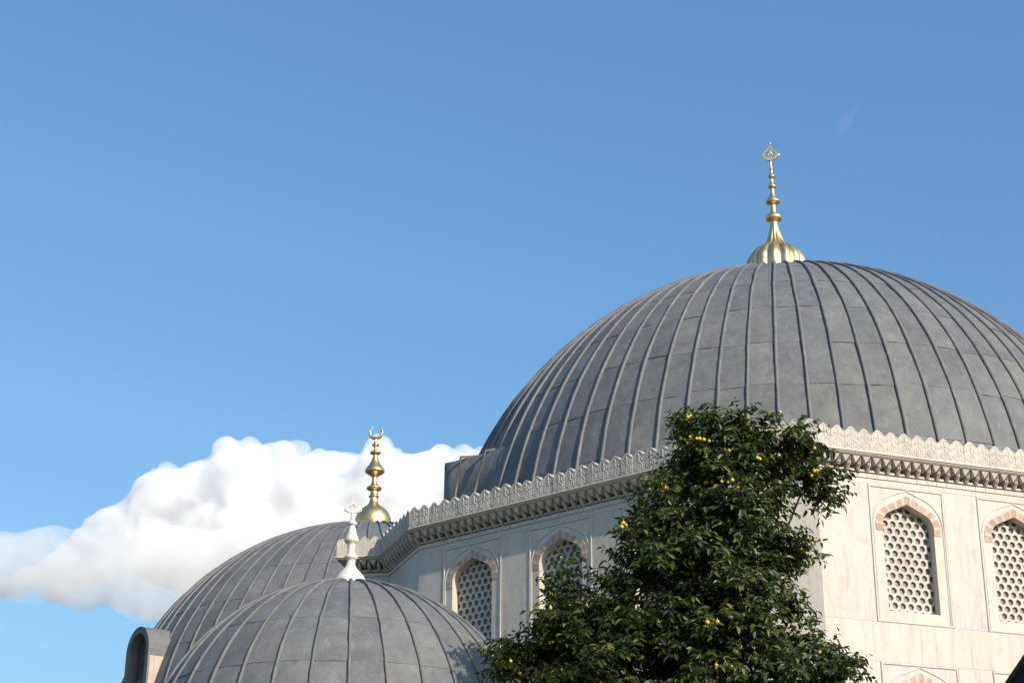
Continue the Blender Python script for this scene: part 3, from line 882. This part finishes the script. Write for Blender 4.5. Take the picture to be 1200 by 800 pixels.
tree()

# ------------------------------------------------------------------ dark tent-roofed kiosk at the courtyard's edge
def kiosk():
    root = empty('kiosk', (2.77, 8.0, 0))
    tag(root, 'dark tent-roofed kiosk whose steep eave cuts across the sunlit marble wall', 'kiosk')
    ze, zt, R = 2.93, 3.98, .77
    n = 12
    for k in range(n):
        a0, a1 = 2 * pi * k / n, 2 * pi * (k + 1) / n
        g_ = .012
        p0 = Vector((R * cos(a0 + g_), R * sin(a0 + g_), ze)); p1 = Vector((R * cos(a1 - g_), R * sin(a1 - g_), ze)); t = Vector((0, 0, zt))
        q0, q1 = p0.lerp(t, .97), p1.lerp(t, .97); m0, m1 = p0.lerp(t, .5) + Vector((0, 0, -.03)), p1.lerp(t, .5) + Vector((0, 0, -.03))
        dn = Vector((0, 0, -.05))
        vs = [p0, p1, m1, m0, q1, q0] + [v + dn for v in (p0, p1, m1, m0, q1, q0)]
        fs = [(0, 1, 2, 3), (3, 2, 4, 5), (7, 6, 9, 8), (8, 9, 11, 10), (0, 6, 7, 1), (1, 7, 8, 2), (2, 8, 10, 4), (4, 10, 11, 5), (5, 11, 9, 3), (3, 9, 6, 0)]
        link('roof_panel', mesh('roof_panel', vs, fs), root, M['darkroof'])
        pr = [Vector((R * 1.01 * cos(a0), R * 1.01 * sin(a0), ze - .01)), Vector((R * .5 * cos(a0), R * .5 * sin(a0), (ze + zt) / 2 - .02)), Vector((0, 0, zt))]
        link('roof_rib', bm_mesh('roof_rib', tube_bm(pr, [.018, .015, .012], 6), True), root, M['wood'])
    for k in range(4):
        a = pi / 4 + k * pi / 2
        b = lathe_bm([(.09, 0), (.09, .12), (.065, .16), (.055, 2.2), (.08, 2.28), (.07, 3.02)], 12)
        o = link('post', bm_mesh('post', b), root, M['wood']); o.location = (.58 * cos(a), .58 * sin(a), 0)
    b = lathe_bm([(.62, .0), (.62, .95), (.70, .98), (.70, 1.04), (.5, 1.05)], 24)
    link('counter', bm_mesh('counter', b), root, M['wood'])
kiosk()

# ------------------------------------------------------------------ clouds (bodies of white vapour, far beyond the domes)
def cloud(name, label, balls, dens, vox, disp, seed, thin=False, ragged=None):
    rnd = random.Random(seed)
    cx = sum(b[0] for b in balls) / len(balls); cyy = sum(b[1] for b in balls) / len(balls); cz = sum(b[2] for b in balls) / len(balls)
    bm = bmesh.new()
    for (x, y, z_, r) in balls:
        bmesh.ops.create_icosphere(bm, subdivisions=3, radius=r, matrix=T(x - cx, y - cyy, z_ - cz) @ Matrix.Diagonal((1, 1, .9, 1)))
        for _ in range(0 if thin else 14):
            u = Vector((rnd.gauss(0, 1), rnd.gauss(0, .8), rnd.gauss(.5, .8))).normalized(); rr = r * rnd.uniform(.18, .38)
            p = Vector((x - cx, y - cyy, z_ - cz)) + u * (r * .88)
            bmesh.ops.create_icosphere(bm, subdivisions=2, radius=rr, matrix=T(p.x, p.y, p.z))
    o = link(name, bm_mesh(name, bm, True), None, cloudmat(name, dens, ragged)); o.location = (cx, cyy, cz)
    tag(o, label, 'cloud')
    md = o.modifiers.new('remesh', 'REMESH'); md.mode = 'VOXEL'; md.voxel_size = vox; md.use_smooth_shade = True
    for k, (sz, st) in enumerate(disp):
        tx = bpy.data.textures.new(name + str(k), 'CLOUDS'); tx.noise_scale = sz; tx.noise_depth = 3; tx.noise_basis = 'ORIGINAL_PERLIN'
        d = o.modifiers.new('displace', 'DISPLACE'); d.texture = tx; d.strength = st; d.mid_level = .5; d.texture_coords = 'LOCAL'
    m3 = o.modifiers.new('weld', 'REMESH'); m3.mode = 'VOXEL'; m3.voxel_size = vox; m3.use_smooth_shade = True
    return o
Yc = 1600
cloud('cumulus_cloud', 'billowing white cumulus cloud low in the sky behind the domes',
      [(-322, Yc, 490, 36), (-285, Yc + 20, 500, 42), (-250, Yc, 505, 42), (-205, Yc + 10, 503, 44), (-160, Yc + 10, 505, 42), (-118, Yc, 503, 42), (-75, Yc + 10, 505, 42), (-30, Yc, 500, 44), (20, Yc, 492, 50), (65, Yc, 480, 50),
       (-362, Yc, 462, 30), (-345, Yc, 470, 26), (-250, Yc + 10, 462, 52), (-180, Yc + 20, 455, 58), (-100, Yc + 10, 450, 58), (-20, Yc + 10, 448, 58), (-312, Yc + 10, 452, 44), (-388, Yc, 450, 18), (-378, Yc + 10, 444, 24), (-405, Yc + 6, 440, 15), (-420, Yc + 6, 430, 14), (-438, Yc + 8, 420, 13), (-455, Yc + 8, 410, 13), (-475, Yc + 8, 404, 12), (-400, Yc + 14, 428, 20), (-425, Yc + 12, 416, 17)],
      .10, 3.0, [(40, 14), (16, 9), (7, 3)], 4, False, 38)
cloud('cloud_veil', 'thin grey veil of cloud trailing under the white cumulus',
      [(-520, Yc - 60, 398, 26), (-480, Yc - 60, 402, 27), (-445, Yc - 60, 412, 32), (-418, Yc - 60, 424, 20), (-400, Yc - 60, 415, 38), (-345, Yc - 60, 415, 42), (-285, Yc - 60, 415, 46), (-225, Yc - 60, 418, 48), (-160, Yc - 60, 420, 50), (-100, Yc - 60, 420, 50), (-375, Yc - 70, 396, 30), (-315, Yc - 70, 392, 34), (-255, Yc - 70, 390, 36), (-420, Yc - 70, 400, 24)],
      .035, 5.0, [(60, 40), (22, 12)], 8, True, 45)
cloud('cloud_wisp', 'tiny faint wisp of cloud high beside the gilded finial',
      [(335, Yc, 893, 8), (341, Yc, 902, 6), (349, Yc, 910, 4), (330, Yc, 882, 5)], .004, 1.4, [(8, 9)], 12, True)
